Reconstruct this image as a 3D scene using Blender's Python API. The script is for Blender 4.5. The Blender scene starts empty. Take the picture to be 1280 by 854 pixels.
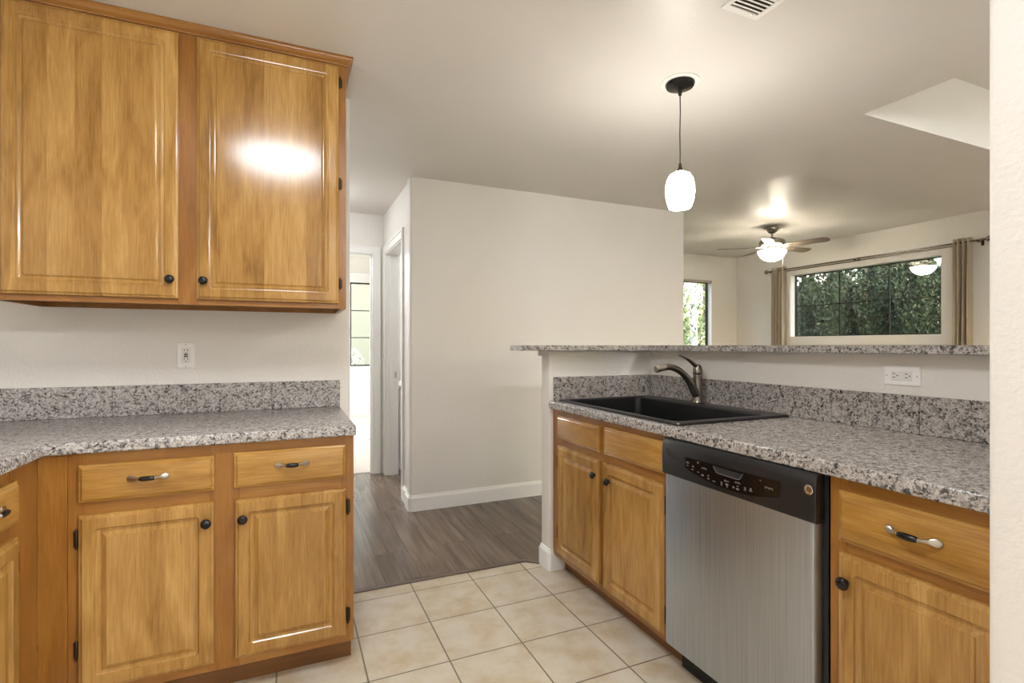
import bpy, bmesh, math, random
import numpy as np
from mathutils import Vector, Matrix
C = bpy.context.scene.collection
PI = math.pi
random.seed(4)

# ------------------------------------------------------------------ camera, world, exposure
cd = bpy.data.cameras.new('camera'); cam = bpy.data.objects.new('camera', cd); C.objects.link(cam)
cam.location = (0, 0, 1.215); cam.rotation_euler = (PI/2, 0, -0.4114)
cd.sensor_width = 36; cd.lens = 18.0; cd.shift_y = 4.6/1280; cd.clip_start = 0.05
bpy.context.scene.camera = cam
vs = bpy.context.scene.view_settings
vs.view_transform = 'Standard'; vs.look = 'None'; vs.gamma = 1; vs.use_curve_mapping = False
vs.exposure = 2.25
bpy.context.scene.cycles.max_bounces = 10
bpy.context.scene.cycles.diffuse_bounces = 6
bpy.context.scene.cycles.sample_clamp_indirect = 6
bpy.context.scene.cycles.use_denoising = True

W = bpy.data.worlds.new('sky'); bpy.context.scene.world = W; W.use_nodes = True
nt = W.node_tree; nt.nodes.clear()
sky = nt.nodes.new('ShaderNodeTexSky'); sky.sky_type = 'NISHITA'; sky.sun_disc = False
sky.sun_elevation = math.radians(35); sky.sun_rotation = math.radians(200); sky.air_density = 1.6; sky.dust_density = 4
bg = nt.nodes.new('ShaderNodeBackground'); bg.inputs[1].default_value = 0.28
wo = nt.nodes.new('ShaderNodeOutputWorld')
nt.links.new(sky.outputs[0], bg.inputs[0]); nt.links.new(bg.outputs[0], wo.inputs[0])
sun_d = bpy.data.lights.new('sun', 'SUN'); sun_d.energy = 1.0; sun_d.angle = 0.02; sun_d.color = (1, .95, .86)
sun = bpy.data.objects.new('sun', sun_d); C.objects.link(sun); sun.rotation_euler = (math.radians(50), 0, math.radians(200)); sun.location = (3, 14, 9)

WARM = (0.92, 0.95, 1.0)
L_DOME, L_DINING_FILL, L_PENDANT, L_FAN = 78.0, 14.0, 15.0, 28.0
CEIL = 2.447

# ------------------------------------------------------------------ material helpers
def mat(name):
    m = bpy.data.materials.new(name); m.use_nodes = True
    t = m.node_tree; b = t.nodes['Principled BSDF']
    return m, t, b
def N(t, typ, **kw):
    n = t.nodes.new(typ)
    for k, v in kw.items():
        if k.startswith('i'): n.inputs[int(k[1:])].default_value = v
        else: setattr(n, k, v)
    return n
def ramp(t, stops, interp='LINEAR'):
    r = t.nodes.new('ShaderNodeValToRGB'); e = r.color_ramp; e.interpolation = interp
    while len(e.elements) < len(stops): e.elements.new(0.5)
    for i, (p, c) in enumerate(stops):
        e.elements[i].position = p; e.elements[i].color = (c[0], c[1], c[2], 1)
    return r
def srgb(r, g, b):
    f = lambda v: (v/255/12.92) if v/255 <= .04045 else ((v/255+.055)/1.055)**2.4
    return (f(r), f(g), f(b))
def plain(name, col, rough=.5, metal=0., spec=.5, coat=0.):
    m, t, b = mat(name)
    b.inputs['Base Color'].default_value = (*col, 1); b.inputs['Roughness'].default_value = rough
    b.inputs['Metallic'].default_value = metal; b.inputs['Specular IOR Level'].default_value = spec
    b.inputs['Coat Weight'].default_value = coat
    return m
def paint(name, col, rough=.45, bump=.35, scale=75, dist=.002):
    m, t, b = mat(name)
    b.inputs['Roughness'].default_value = rough; b.inputs['Specular IOR Level'].default_value = .4
    g = N(t, 'ShaderNodeNewGeometry')
    n = N(t, 'ShaderNodeTexNoise'); n.inputs['Scale'].default_value = scale; n.inputs['Detail'].default_value = 3
    t.links.new(g.outputs['Position'], n.inputs['Vector'])
    n2 = N(t, 'ShaderNodeTexNoise'); n2.inputs['Scale'].default_value = 2.2; n2.inputs['Detail'].default_value = 2
    t.links.new(g.outputs['Position'], n2.inputs['Vector'])
    r = ramp(t, [(.3, [c*.965 for c in col]), (.7, col)])
    t.links.new(n2.outputs[0], r.inputs[0]); t.links.new(r.outputs[0], b.inputs['Base Color'])
    bm_ = N(t, 'ShaderNodeBump'); bm_.inputs['Strength'].default_value = bump; bm_.inputs['Distance'].default_value = dist
    t.links.new(n.outputs[0], bm_.inputs['Height']); t.links.new(bm_.outputs[0], b.inputs['Normal'])
    return m
def wood(name, along, lo, mid, hi, strips=0.0, rough=.28, strip_w=.078):
    m, t, b = mat(name)
    tc = N(t, 'ShaderNodeTexCoord'); oi = N(t, 'ShaderNodeObjectInfo')
    mul = N(t, 'ShaderNodeMath', operation='MULTIPLY'); mul.inputs[1].default_value = 41.7
    t.links.new(oi.outputs['Random'], mul.inputs[0])
    add = N(t, 'ShaderNodeVectorMath', operation='ADD')
    t.links.new(tc.outputs['Object'], add.inputs[0]); t.links.new(mul.outputs[0], add.inputs[1])
    sep = N(t, 'ShaderNodeSeparateXYZ'); t.links.new(add.outputs[0], sep.inputs[0])
    # u across, v along
    au, av = (0, 2) if along == 'z' else ((2, 0) if along == 'x' else (0, 1))
    # strip id
    sc = N(t, 'ShaderNodeMath', operation='DIVIDE'); sc.inputs[1].default_value = strip_w
    t.links.new(sep.outputs[au], sc.inputs[0])
    fl = N(t, 'ShaderNodeMath', operation='FLOOR'); t.links.new(sc.outputs[0], fl.inputs[0])
    wn = N(t, 'ShaderNodeTexWhiteNoise', noise_dimensions='1D'); t.links.new(fl.outputs[0], wn.inputs['W'])
    # coords for grain
    comb = N(t, 'ShaderNodeCombineXYZ')
    s1 = N(t, 'ShaderNodeMath', operation='MULTIPLY'); s1.inputs[1].default_value = .05
    t.links.new(sep.outputs[av], s1.inputs[0])
    off = N(t, 'ShaderNodeMath', operation='MULTIPLY'); off.inputs[1].default_value = 3.0 if strips else 0.0
    t.links.new(wn.outputs[0], off.inputs[0])
    a2 = N(t, 'ShaderNodeMath', operation='ADD'); t.links.new(s1.outputs[0], a2.inputs[0]); t.links.new(off.outputs[0], a2.inputs[1])
    t.links.new(sep.outputs[au], comb.inputs[0]); t.links.new(a2.outputs[0], comb.inputs[1]); t.links.new(sep.outputs[1 if au != 1 and av != 1 else 2], comb.inputs[2])
    fine = N(t, 'ShaderNodeTexNoise'); fine.inputs['Scale'].default_value = 190; fine.inputs['Detail'].default_value = 5; fine.inputs['Roughness'].default_value = .65
    t.links.new(comb.outputs[0], fine.inputs['Vector'])
    comb2 = N(t, 'ShaderNodeCombineXYZ'); s2 = N(t, 'ShaderNodeMath', operation='MULTIPLY'); s2.inputs[1].default_value = .22
    t.links.new(sep.outputs[av], s2.inputs[0]); a3 = N(t, 'ShaderNodeMath', operation='ADD')
    t.links.new(s2.outputs[0], a3.inputs[0]); t.links.new(off.outputs[0], a3.inputs[1])
    t.links.new(sep.outputs[au], comb2.inputs[0]); t.links.new(a3.outputs[0], comb2.inputs[1])
    fig = N(t, 'ShaderNodeTexNoise'); fig.inputs['Scale'].default_value = 13; fig.inputs['Detail'].default_value = 3; fig.inputs['Distortion'].default_value = .8
    t.links.new(comb2.outputs[0], fig.inputs['Vector'])
    mx = N(t, 'ShaderNodeMath', operation='MULTIPLY_ADD'); mx.inputs[1].default_value = .45
    t.links.new(fine.outputs[0], mx.inputs[0])
    mf = N(t, 'ShaderNodeMath', operation='MULTIPLY'); mf.inputs[1].default_value = .55; t.links.new(fig.outputs[0], mf.inputs[0])
    t.links.new(mf.outputs[0], mx.inputs[2])
    st = N(t, 'ShaderNodeMath', operation='MULTIPLY_ADD'); st.inputs[1].default_value = strips; st.inputs[2].default_value = -strips/2
    t.links.new(wn.outputs[0], st.inputs[0])
    tot = N(t, 'ShaderNodeMath', operation='ADD'); t.links.new(mx.outputs[0], tot.inputs[0]); t.links.new(st.outputs[0], tot.inputs[1])
    r = ramp(t, [(.30, lo), (.50, mid), (.70, hi)])
    t.links.new(tot.outputs[0], r.inputs[0]); t.links.new(r.outputs[0], b.inputs['Base Color'])
    b.inputs['Roughness'].default_value = rough; b.inputs['Specular IOR Level'].default_value = .5
    bp = N(t, 'ShaderNodeBump'); bp.inputs['Strength'].default_value = .12; bp.inputs['Distance'].default_value = .0006
    t.links.new(fine.outputs[0], bp.inputs['Height']); t.links.new(bp.outputs[0], b.inputs['Normal'])
    return m
def granite(name, rough=.22):
    m, t, b = mat(name)
    g = N(t, 'ShaderNodeNewGeometry')
    nz = N(t, 'ShaderNodeTexNoise'); nz.inputs['Scale'].default_value = 90
    t.links.new(g.outputs['Position'], nz.inputs['Vector'])
    vm = N(t, 'ShaderNodeVectorMath', operation='MULTIPLY_ADD'); vm.inputs[1].default_value = (.009,)*3
    t.links.new(nz.outputs['Color'], vm.inputs[0]); t.links.new(g.outputs['Position'], vm.inputs[2])
    v1 = N(t, 'ShaderNodeTexVoronoi'); v1.inputs['Scale'].default_value = 150
    v2 = N(t, 'ShaderNodeTexVoronoi'); v2.inputs['Scale'].default_value = 310
    n3 = N(t, 'ShaderNodeTexNoise'); n3.inputs['Scale'].default_value = 38; n3.inputs['Detail'].default_value = 2
    for q in (v1, v2, n3): t.links.new(vm.outputs[0], q.inputs['Vector'])
    s1 = N(t, 'ShaderNodeSeparateColor'); t.links.new(v1.outputs['Color'], s1.inputs[0])
    s2 = N(t, 'ShaderNodeSeparateColor'); t.links.new(v2.outputs['Color'], s2.inputs[0])
    a = N(t, 'ShaderNodeMath', operation='MULTIPLY_ADD'); a.inputs[1].default_value = .7
    t.links.new(s1.outputs[0], a.inputs[0])
    k = N(t, 'ShaderNodeMath', operation='MULTIPLY_ADD'); k.inputs[1].default_value = .9; k.inputs[2].default_value = -.45+.15
    t.links.new(n3.outputs[0], k.inputs[0]); t.links.new(k.outputs[0], a.inputs[2])
    r1 = ramp(t, [(0, srgb(72, 70, 70)), (.15, srgb(108, 105, 103)), (.28, srgb(146, 141, 137)), (.45, srgb(176, 171, 166)), (.68, srgb(162, 155, 150)), (.8, srgb(186, 182, 178))], 'CONSTANT')
    t.links.new(a.outputs[0], r1.inputs[0])
    r2 = ramp(t, [(0, (.38, .37, .37)), (.10, (.70, .69, .68)), (.24, (1, 1, 1)), (1, (1.0, .98, .96))], 'CONSTANT')
    t.links.new(s2.outputs[0], r2.inputs[0])
    mm = N(t, 'ShaderNodeMixRGB', blend_type='MULTIPLY'); mm.inputs[0].default_value = 1
    t.links.new(r1.outputs[0], mm.inputs[1]); t.links.new(r2.outputs[0], mm.inputs[2])
    t.links.new(mm.outputs[0], b.inputs['Base Color'])
    b.inputs['Roughness'].default_value = rough
    return m
def emit(name, col, strength, base=(.9, .9, .9)):
    m, t, b = mat(name)
    b.inputs['Base Color'].default_value = (*base, 1)
    b.inputs['Emission Color'].default_value = (*col, 1); b.inputs['Emission Strength'].default_value = strength
    b.inputs['Roughness'].default_value = .25
    return m

M = {}
M['wall'] = paint('wall_paint', srgb(222, 218, 211), .5, .55, 80, .004)
M['ceiling'] = paint('ceiling_paint', srgb(220, 216, 210), .42, .30, 60, .003)
M['trim'] = plain('white_trim_paint', srgb(232, 230, 226), .35)
M['woodz'] = wood('maple_stile', 'z', srgb(118, 73, 25), srgb(139, 91, 35), srgb(158, 111, 50))
M['woodx'] = wood('maple_rail', 'x', srgb(122, 78, 28), srgb(145, 97, 40), srgb(164, 117, 56))
M['door'] = wood('maple_door', 'z', srgb(128, 90, 38), srgb(160, 119, 60), srgb(186, 147, 85), strips=.14, rough=.16)
M['drawer'] = wood('maple_drawer', 'x', srgb(130, 90, 36), srgb(160, 117, 54), srgb(186, 145, 79), strips=.10, rough=.22)
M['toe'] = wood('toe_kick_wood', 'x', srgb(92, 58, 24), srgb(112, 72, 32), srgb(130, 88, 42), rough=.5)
M['granite'] = granite('speckled_granite')
M['black'] = plain('black_enamel', srgb(30, 30, 31), .25)
M['blackmatte'] = plain('black_matte', srgb(16, 16, 16), .6)
M['knob'] = plain('oil_rubbed_bronze', srgb(30, 27, 26), .22, .4)
M['hinge'] = plain('dark_hinge_metal', srgb(58, 46, 32), .4, .7)
M['nickel'] = plain('satin_nickel', srgb(188, 180, 168), .28, 1.0)
M['faucetm'] = plain('brushed_nickel', srgb(150, 143, 134), .27, 1.0)
M['sink'] = plain('black_composite', srgb(24, 24, 25), .33)
M['plastic'] = plain('white_plastic', srgb(236, 234, 230), .35)
M['slot'] = plain('dark_slot', srgb(22, 20, 18), .6)
M['panelmark'] = plain('panel_print', srgb(100, 100, 98), .5)
M['cord'] = plain('dark_cord', srgb(40, 36, 32), .5)
M['chrome'] = plain('chrome', srgb(215, 215, 215), .12, 1.0)

# stainless
m, t, b = mat('brushed_stainless')
tc = N(t, 'ShaderNodeTexCoord'); mp = N(t, 'ShaderNodeMapping'); mp.inputs['Scale'].default_value = (260, 260, 2.5)
t.links.new(tc.outputs['Object'], mp.inputs[0]); nz = N(t, 'ShaderNodeTexNoise'); nz.inputs['Scale'].default_value = 1; nz.inputs['Detail'].default_value = 3
t.links.new(mp.outputs[0], nz.inputs['Vector'])
r = ramp(t, [(.3, srgb(164, 170, 177)), (.7, srgb(182, 188, 194))]); t.links.new(nz.outputs[0], r.inputs[0]); t.links.new(r.outputs[0], b.inputs['Base Color'])
b.inputs['Metallic'].default_value = 1; b.inputs['Roughness'].default_value = .36
bp = N(t, 'ShaderNodeBump'); bp.inputs['Strength'].default_value = .08; bp.inputs['Distance'].default_value = .0004
t.links.new(nz.outputs[0], bp.inputs['Height']); t.links.new(bp.outputs[0], b.inputs['Normal'])
M['steel'] = m

# ceramic tile floor, object coordinates begin on a grout crossing
m, t, b = mat('beige_floor_tile')
tc = N(t, 'ShaderNodeTexCoord')
br = N(t, 'ShaderNodeTexBrick'); br.offset = 0; br.squash = 1
br.inputs['Scale'].default_value = 1; br.inputs['Mortar Size'].default_value = .0032; br.inputs['Mortar Smooth'].default_value = .15
br.inputs['Brick Width'].default_value = .3048; br.inputs['Row Height'].default_value = .3048; br.inputs['Bias'].default_value = 0
br.inputs['Color1'].default_value = (0, 0, 0, 1); br.inputs['Color2'].default_value = (1, 1, 1, 1)
t.links.new(tc.outputs['Object'], br.inputs['Vector'])
n1 = N(t, 'ShaderNodeTexNoise'); n1.inputs['Scale'].default_value = 7.5; n1.inputs['Detail'].default_value = 5; n1.inputs['Roughness'].default_value = .6
t.links.new(tc.outputs['Object'], n1.inputs['Vector'])
sb = N(t, 'ShaderNodeSeparateColor'); t.links.new(br.outputs['Color'], sb.inputs[0])
ma = N(t, 'ShaderNodeMath', operation='MULTIPLY_ADD'); ma.inputs[1].default_value = .08; t.links.new(sb.outputs[0], ma.inputs[0]); t.links.new(n1.outputs[0], ma.inputs[2])
r = ramp(t, [(.34, srgb(206, 198, 182)), (.50, srgb(200, 190, 171)), (.62, srgb(192, 177, 152)), (.75, srgb(184, 164, 134))]); t.links.new(ma.outputs[0], r.inputs[0])
mxx = N(t, 'ShaderNodeMixRGB'); mxx.inputs[2].default_value = (*srgb(120, 108, 90), 1)
t.links.new(br.outputs['Fac'], mxx.inputs[0]); t.links.new(r.outputs[0], mxx.inputs[1]); t.links.new(mxx.outputs[0], b.inputs['Base Color'])
iv = N(t, 'ShaderNodeMath', operation='SUBTRACT'); iv.inputs[0].default_value = 1; t.links.new(br.outputs['Fac'], iv.inputs[1])
bp = N(t, 'ShaderNodeBump'); bp.inputs['Strength'].default_value = .6; bp.inputs['Distance'].default_value = .002
t.links.new(iv.outputs[0], bp.inputs['Height']); t.links.new(bp.outputs[0], b.inputs['Normal'])
b.inputs['Roughness'].default_value = .38
M['tile'] = m

# plank floor, boards run along Y
m, t, b = mat('grey_brown_plank')
tc = N(t, 'ShaderNodeTexCoord'); mp = N(t, 'ShaderNodeMapping'); mp.inputs['Rotation'].default_value = (0, 0, PI/2)
t.links.new(tc.outputs['Object'], mp.inputs[0])
br = N(t, 'ShaderNodeTexBrick'); br.offset = .37; br.squash = 1
br.inputs['Scale'].default_value = 1; br.inputs['Mortar Size'].default_value = .0012; br.inputs['Mortar Smooth'].default_value = .1
br.inputs['Brick Width'].default_value = 1.22; br.inputs['Row Height'].default_value = .187
br.inputs['Color1'].default_value = (0, 0, 0, 1); br.inputs['Color2'].default_value = (1, 1, 1, 1)
t.links.new(mp.outputs[0], br.inputs['Vector'])
sb = N(t, 'ShaderNodeSeparateColor'); t.links.new(br.outputs['Color'], sb.inputs[0])
mp2 = N(t, 'ShaderNodeMapping'); mp2.inputs['Scale'].default_value = (26, 1.8, 1); t.links.new(tc.outputs['Object'], mp2.inputs[0])
ofs = N(t, 'ShaderNodeVectorMath', operation='MULTIPLY_ADD'); ofs.inputs[1].default_value = (0, 9, 9)
t.links.new(br.outputs['Color'], ofs.inputs[0]); t.links.new(mp2.outputs[0], ofs.inputs[2])
n1 = N(t, 'ShaderNodeTexNoise'); n1.inputs['Scale'].default_value = 1; n1.inputs['Detail'].default_value = 5; n1.inputs['Distortion'].default_value = .6
t.links.new(ofs.outputs[0], n1.inputs['Vector'])
ma = N(t, 'ShaderNodeMath', operation='MULTIPLY_ADD'); ma.inputs[1].default_value = .22; ma.inputs[2].default_value = -.11; t.links.new(sb.outputs[0], ma.inputs[0])
ad = N(t, 'ShaderNodeMath', operation='ADD'); t.links.new(ma.outputs[0], ad.inputs[0]); t.links.new(n1.outputs[0], ad.inputs[1])
r = ramp(t, [(.25, srgb(80, 66, 55)), (.5, srgb(106, 90, 76)), (.75, srgb(132, 115, 98))]); t.links.new(ad.outputs[0], r.inputs[0])
mxx = N(t, 'ShaderNodeMixRGB'); mxx.inputs[2].default_value = (*srgb(58, 48, 42), 1)
t.links.new(br.outputs['Fac'], mxx.inputs[0]); t.links.new(r.outputs[0], mxx.inputs[1]); t.links.new(mxx.outputs[0], b.inputs['Base Color'])
b.inputs['Roughness'].default_value = .25
M['plank'] = m

def fabric(name, a, bcol):
    m, t, b = mat(name)
    g = N(t, 'ShaderNodeNewGeometry'); n = N(t, 'ShaderNodeTexNoise'); n.inputs['Scale'].default_value = 400
    t.links.new(g.outputs['Position'], n.inputs['Vector']); r = ramp(t, [(.35, a), (.65, bcol)])
    t.links.new(n.outputs[0], r.inputs[0]); t.links.new(r.outputs[0], b.inputs['Base Color'])
    b.inputs['Roughness'].default_value = .9; b.inputs['Sheen Weight'].default_value = .2
    return m
M['curtain'] = fabric('taupe_curtain_cloth', srgb(196, 184, 164), srgb(214, 202, 182))
M['carpet'] = fabric('pale_carpet_pile', srgb(190, 182, 170), srgb(214, 207, 197))

m, t, b = mat('window_glass')
t.nodes.remove(b); out = t.nodes['Material Output']
fr = N(t, 'ShaderNodeFresnel')
gm = N(t, 'ShaderNodeNewGeometry'); io = N(t, 'ShaderNodeMath', operation='MULTIPLY_ADD'); io.inputs[1].default_value = 1/1.5-1.5; io.inputs[2].default_value = 1.5
t.links.new(gm.outputs['Backfacing'], io.inputs[0]); t.links.new(io.outputs[0], fr.inputs[0])   # the same reflectance on both faces of the pane
tr = N(t, 'ShaderNodeBsdfTransparent'); tr.inputs[0].default_value = (.93, .95, .94, 1)
gl = N(t, 'ShaderNodeBsdfGlossy'); gl.inputs['Roughness'].default_value = .02
mx = N(t, 'ShaderNodeMixShader'); t.links.new(fr.outputs[0], mx.inputs[0]); t.links.new(tr.outputs[0], mx.inputs[1]); t.links.new(gl.outputs[0], mx.inputs[2]); t.links.new(mx.outputs[0], out.inputs[0])
M['glass'] = m

def leafmat(name, a, bcol, c):
    m, t, b = mat(name)
    g = N(t, 'ShaderNodeNewGeometry'); r = ramp(t, [(0, a), (.5, bcol), (1, c)])
    t.links.new(g.outputs['Random Per Island'], r.inputs[0]); t.links.new(r.outputs[0], b.inputs['Base Color'])
    b.inputs['Roughness'].default_value = .7
    return m
M['hedge'] = leafmat('evergreen_leaf', srgb(11, 22, 11), srgb(21, 38, 19), srgb(38, 60, 30))
M['paleleaf'] = leafmat('pale_leaf', srgb(60, 84, 46), srgb(108, 124, 84), srgb(160, 165, 136))
M['darkleaf'] = leafmat('dark_leaf', srgb(22, 22, 17), srgb(38, 35, 26), srgb(60, 58, 44))
M['blossom'] = leafmat('white_blossom', srgb(200, 190, 180), srgb(240, 236, 230), srgb(170, 185, 140))
M['bark'] = wood('grey_bark', 'z', srgb(60, 50, 44), srgb(88, 76, 66), srgb(120, 108, 96), rough=.9)
m, t, b = mat('birch_bark')
g = N(t, 'ShaderNodeTexCoord'); mp = N(t, 'ShaderNodeMapping'); mp.inputs['Scale'].default_value = (9, 9, 34); t.links.new(g.outputs['Object'], mp.inputs[0])
n = N(t, 'ShaderNodeTexNoise'); n.inputs['Scale'].default_value = 1; n.inputs['Detail'].default_value = 3; t.links.new(mp.outputs[0], n.inputs['Vector'])
r = ramp(t, [(.38, srgb(70, 68, 70)), (.46, srgb(190, 192, 200)), (1, srgb(228, 230, 236))]); t.links.new(n.outputs[0], r.inputs[0]); t.links.new(r.outputs[0], b.inputs['Base Color'])
M['birch'] = m
M['lawn'] = fabric('lawn_ground', srgb(70, 88, 48), srgb(110, 118, 76))

# ------------------------------------------------------------------ mesh helpers
def link(name, bm, m, parent=None, loc=None, smooth=False, auto=None):
    bmesh.ops.recalc_face_normals(bm, faces=bm.faces[:])
    me = bpy.data.meshes.new(name); bm.to_mesh(me); bm.free()
    ms = m if isinstance(m, (list, tuple)) else [m]
    for q in ms: me.materials.append(q)
    if smooth:
        me.polygons.foreach_set('use_smooth', [True]*len(me.polygons))
        if auto: me.set_sharp_from_angle(angle=math.radians(auto))
    o = bpy.data.objects.new(name, me); C.objects.link(o)
    if parent: o.parent = parent
    if loc: o.location = loc
    return o
def tag(o, label=None, cat=None, group=None, kind=None):
    if label: o['label'] = label
    if cat: o['category'] = cat
    if group: o['group'] = group
    if kind: o['kind'] = kind
    return o
def thing(name, loc=(0, 0, 0), rz=0, label=None, cat=None, group=None, kind=None):
    o = bpy.data.objects.new(name, None); C.objects.link(o); o.location = loc; o.rotation_euler = (0, 0, rz)
    o.empty_display_size = .05
    return tag(o, label, cat, group, kind)
def box(bm, x0, x1, y0, y1, z0, z1, bev=0, seg=2, only=None, mi=0):
    vs_ = [bm.verts.new((x, y, z)) for x in (x0, x1) for y in (y0, y1) for z in (z0, z1)]
    F = [(0, 1, 3, 2), (4, 6, 7, 5), (0, 4, 5, 1), (2, 3, 7, 6), (0, 2, 6, 4), (1, 5, 7, 3)]
    fs = [bm.faces.new([vs_[i] for i in f]) for f in F]
    for f in fs: f.material_index = mi
    if bev:
        es = set(e for f in fs for e in f.edges)
        if only:
            ax = 'xyz'.index(only)
            es = [e for e in es if abs((e.verts[0].co-e.verts[1].co)[ax]) > 1e-6]
        bmesh.ops.bevel(bm, geom=list(es), offset=bev, segments=seg, profile=.5, affect='EDGES')
def nbox(*a, **k):
    bm = bmesh.new(); box(bm, *a, **k); return bm
def prism(bm, pts, lo, hi, axis='z', bev=0, seg=2):
    def P3(u, v, w): return {'z': (u, v, w), 'x': (w, u, v), 'y': (u, w, v)}[axis]
    a = [bm.verts.new(P3(u, v, lo)) for u, v in pts]; c = [bm.verts.new(P3(u, v, hi)) for u, v in pts]
    n = len(pts); f = [bm.faces.new(a), bm.faces.new(c)]
    for i in range(n): f.append(bm.faces.new((a[i], a[(i+1) % n], c[(i+1) % n], c[i])))
    if bev:
        es = list(set(f[1].edges) | set(f[0].edges))
        bmesh.ops.bevel(bm, geom=es, offset=bev, segments=seg, profile=.5, affect='EDGES')
def grid(bm, us, vs_, keep, lo, hi, axis='z', bev=0, seg=2):
    """a slab made of the kept cells of a grid; no seams between cells"""
    def P3(u, v, w): return {'z': (u, v, w), 'x': (w, u, v), 'y': (u, w, v)}[axis]
    V = {}
    def v(i, j, k):
        if (i, j, k) not in V: V[(i, j, k)] = bm.verts.new(P3(us[i], vs_[j], hi if k else lo))
        return V[(i, j, k)]
    K = lambda i, j: 0 <= i < len(us)-1 and 0 <= j < len(vs_)-1 and keep(i, j)
    for i in range(len(us)-1):
        for j in range(len(vs_)-1):
            if not K(i, j): continue
            for k in (0, 1): bm.faces.new([v(i, j, k), v(i+1, j, k), v(i+1, j+1, k), v(i, j+1, k)])
            for (di, dj, p, q) in ((-1, 0, (i, j), (i, j+1)), (1, 0, (i+1, j), (i+1, j+1)), (0, -1, (i, j), (i+1, j)), (0, 1, (i, j+1), (i+1, j+1))):
                if not K(i+di, j+dj): bm.faces.new([v(*p, 0), v(*q, 0), v(*q, 1), v(*p, 1)])
    if bev:
        bmesh.ops.recalc_face_normals(bm, faces=bm.faces[:])
        es = [e for e in bm.edges if len(e.link_faces) == 2 and e.calc_face_angle() > .5]
        bmesh.ops.bevel(bm, geom=es, offset=bev, segments=seg, profile=.5, affect='EDGES')
def lathe(bm, prof, n=32, c=(0, 0, 0), axis='z', mi=0, sx=1, sy=1):
    rings = []
    for r, h in prof:
        ring = []
        for i in range(n):
            a = 2*PI*i/n; u, v = r*math.cos(a)*sx, r*math.sin(a)*sy
            p = {'z': (u, v, h), 'y': (u, h, v), 'x': (h, u, v)}[axis]
            ring.append(bm.verts.new((p[0]+c[0], p[1]+c[1], p[2]+c[2])))
        rings.append(ring)
    for a, b_ in zip(rings, rings[1:]):
        for i in range(n):
            f = bm.faces.new((a[i], a[(i+1) % n], b_[(i+1) % n], b_[i])); f.material_index = mi
    for ring, r in ((rings[0], prof[0][0]), (rings[-1], prof[-1][0])):
        if r > 1e-5:
            f = bm.faces.new(ring); f.material_index = mi
    bmesh.ops.remove_doubles(bm, verts=[v for r_ in rings for v in r_], dist=1e-6)
def sweep(bm, pts, rad, n=16, up=(0, 1, 0), mi=None):
    """tube along pts; rad is a list of (ru, rv): ru along 'up', rv across"""
    P_ = [Vector(p) for p in pts]; up = Vector(up); rings = []
    for i, p in enumerate(P_):
        tn = (P_[min(i+1, len(P_)-1)]-P_[max(i-1, 0)]).normalized()
        a = (up-tn*up.dot(tn)).normalized(); b_ = tn.cross(a)
        ru, rv = rad[i] if isinstance(rad[i], (tuple, list)) else (rad[i], rad[i])
        rings.append([bm.verts.new(p+a*ru*math.cos(2*PI*k/n)+b_*rv*math.sin(2*PI*k/n)) for k in range(n)])
    for q, (a, b_) in enumerate(zip(rings, rings[1:])):
        for i in range(n):
            f = bm.faces.new((a[i], a[(i+1) % n], b_[(i+1) % n], b_[i]))
            if mi: f.material_index = mi[q]
    f = bm.faces.new(rings[0]); g = bm.faces.new(rings[-1])
    if mi: f.material_index = mi[0]; g.material_index = mi[-1]
def smoothpath(pts, k=6):
    out = []
    for i in range(len(pts)-1):
        p0 = pts[max(i-1, 0)]; p1 = pts[i]; p2 = pts[i+1]; p3 = pts[min(i+2, len(pts)-1)]
        for s in range(k):
            u = s/k
            out.append(tuple(.5*((2*b)+(-a+c)*u+(2*a-5*b+4*c-d)*u*u+(-a+3*b-3*c+d)*u**3) for a, b, c, d in zip(p0, p1, p2, p3)))
    out.append(tuple(pts[-1])); return out
def rrect(x0, x1, z0, z1, r, n=5):
    pts = []
    r = max(r, .0004)
    for cx, cz, a0 in ((x1-r, z1-r, 0), (x0+r, z1-r, PI/2), (x0+r, z0+r, PI), (x1-r, z0+r, 1.5*PI)):
        for i in range(n+1):
            a = a0+PI/2*i/n; pts.append((cx+r*math.cos(a), cz+r*math.sin(a)))
    return pts
def panel_bm(x0, x1, z0, z1, prof, yf):
    """door or drawer front; prof: list of (inset, back from the front plane, corner radius)"""
    bm = bmesh.new(); rings = []
    for ins, dep, rad in prof:
        rings.append([bm.verts.new((u, yf+dep, v)) for u, v in rrect(x0+ins, x1-ins, z0+ins, z1-ins, rad)])
    n = len(rings[0])
    for a, b_ in zip(rings, rings[1:]):
        for i in range(n): bm.faces.new((a[i], a[(i+1) % n], b_[(i+1) % n], b_[i]))
    bm.faces.new(rings[0]); bm.faces.new(rings[-1])
    return bm
T = .020
DOORP = [(0, T, .001), (0, .009, .001), (.002, .0062, .001), (.0075, .0045, .001), (.0105, .0012, .001), (.013, 0, .001), (.043, 0, .012), (.0445, .004, .010), (.048, .0075, .007), (.055, .009, .004), (.058, .009, .002), (.071, .0032, .001), (.0725, .0008, .001), (.076, .0006, .001)]
UPPERP = [(0, T, .001), (0, .009, .001), (.002, .0062, .001), (.0075, .0045, .001), (.0105, .0012, .001), (.013, 0, .001), (.041, 0, .014), (.0435, .0024, .012), (.047, .0032, .010), (.051, .0018, .008), (.055, .0014, .005), (.060, .0046, .003), (.064, .0050, .002), (.068, .0012, .001), (.071, .0006, .001)]
DRAWP = [(0, T, .001), (0, .010, .001), (.0015, .0075, .001), (.007, .0055, .001), (.010, .0016, .001), (.013, 0, .001)]

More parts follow.
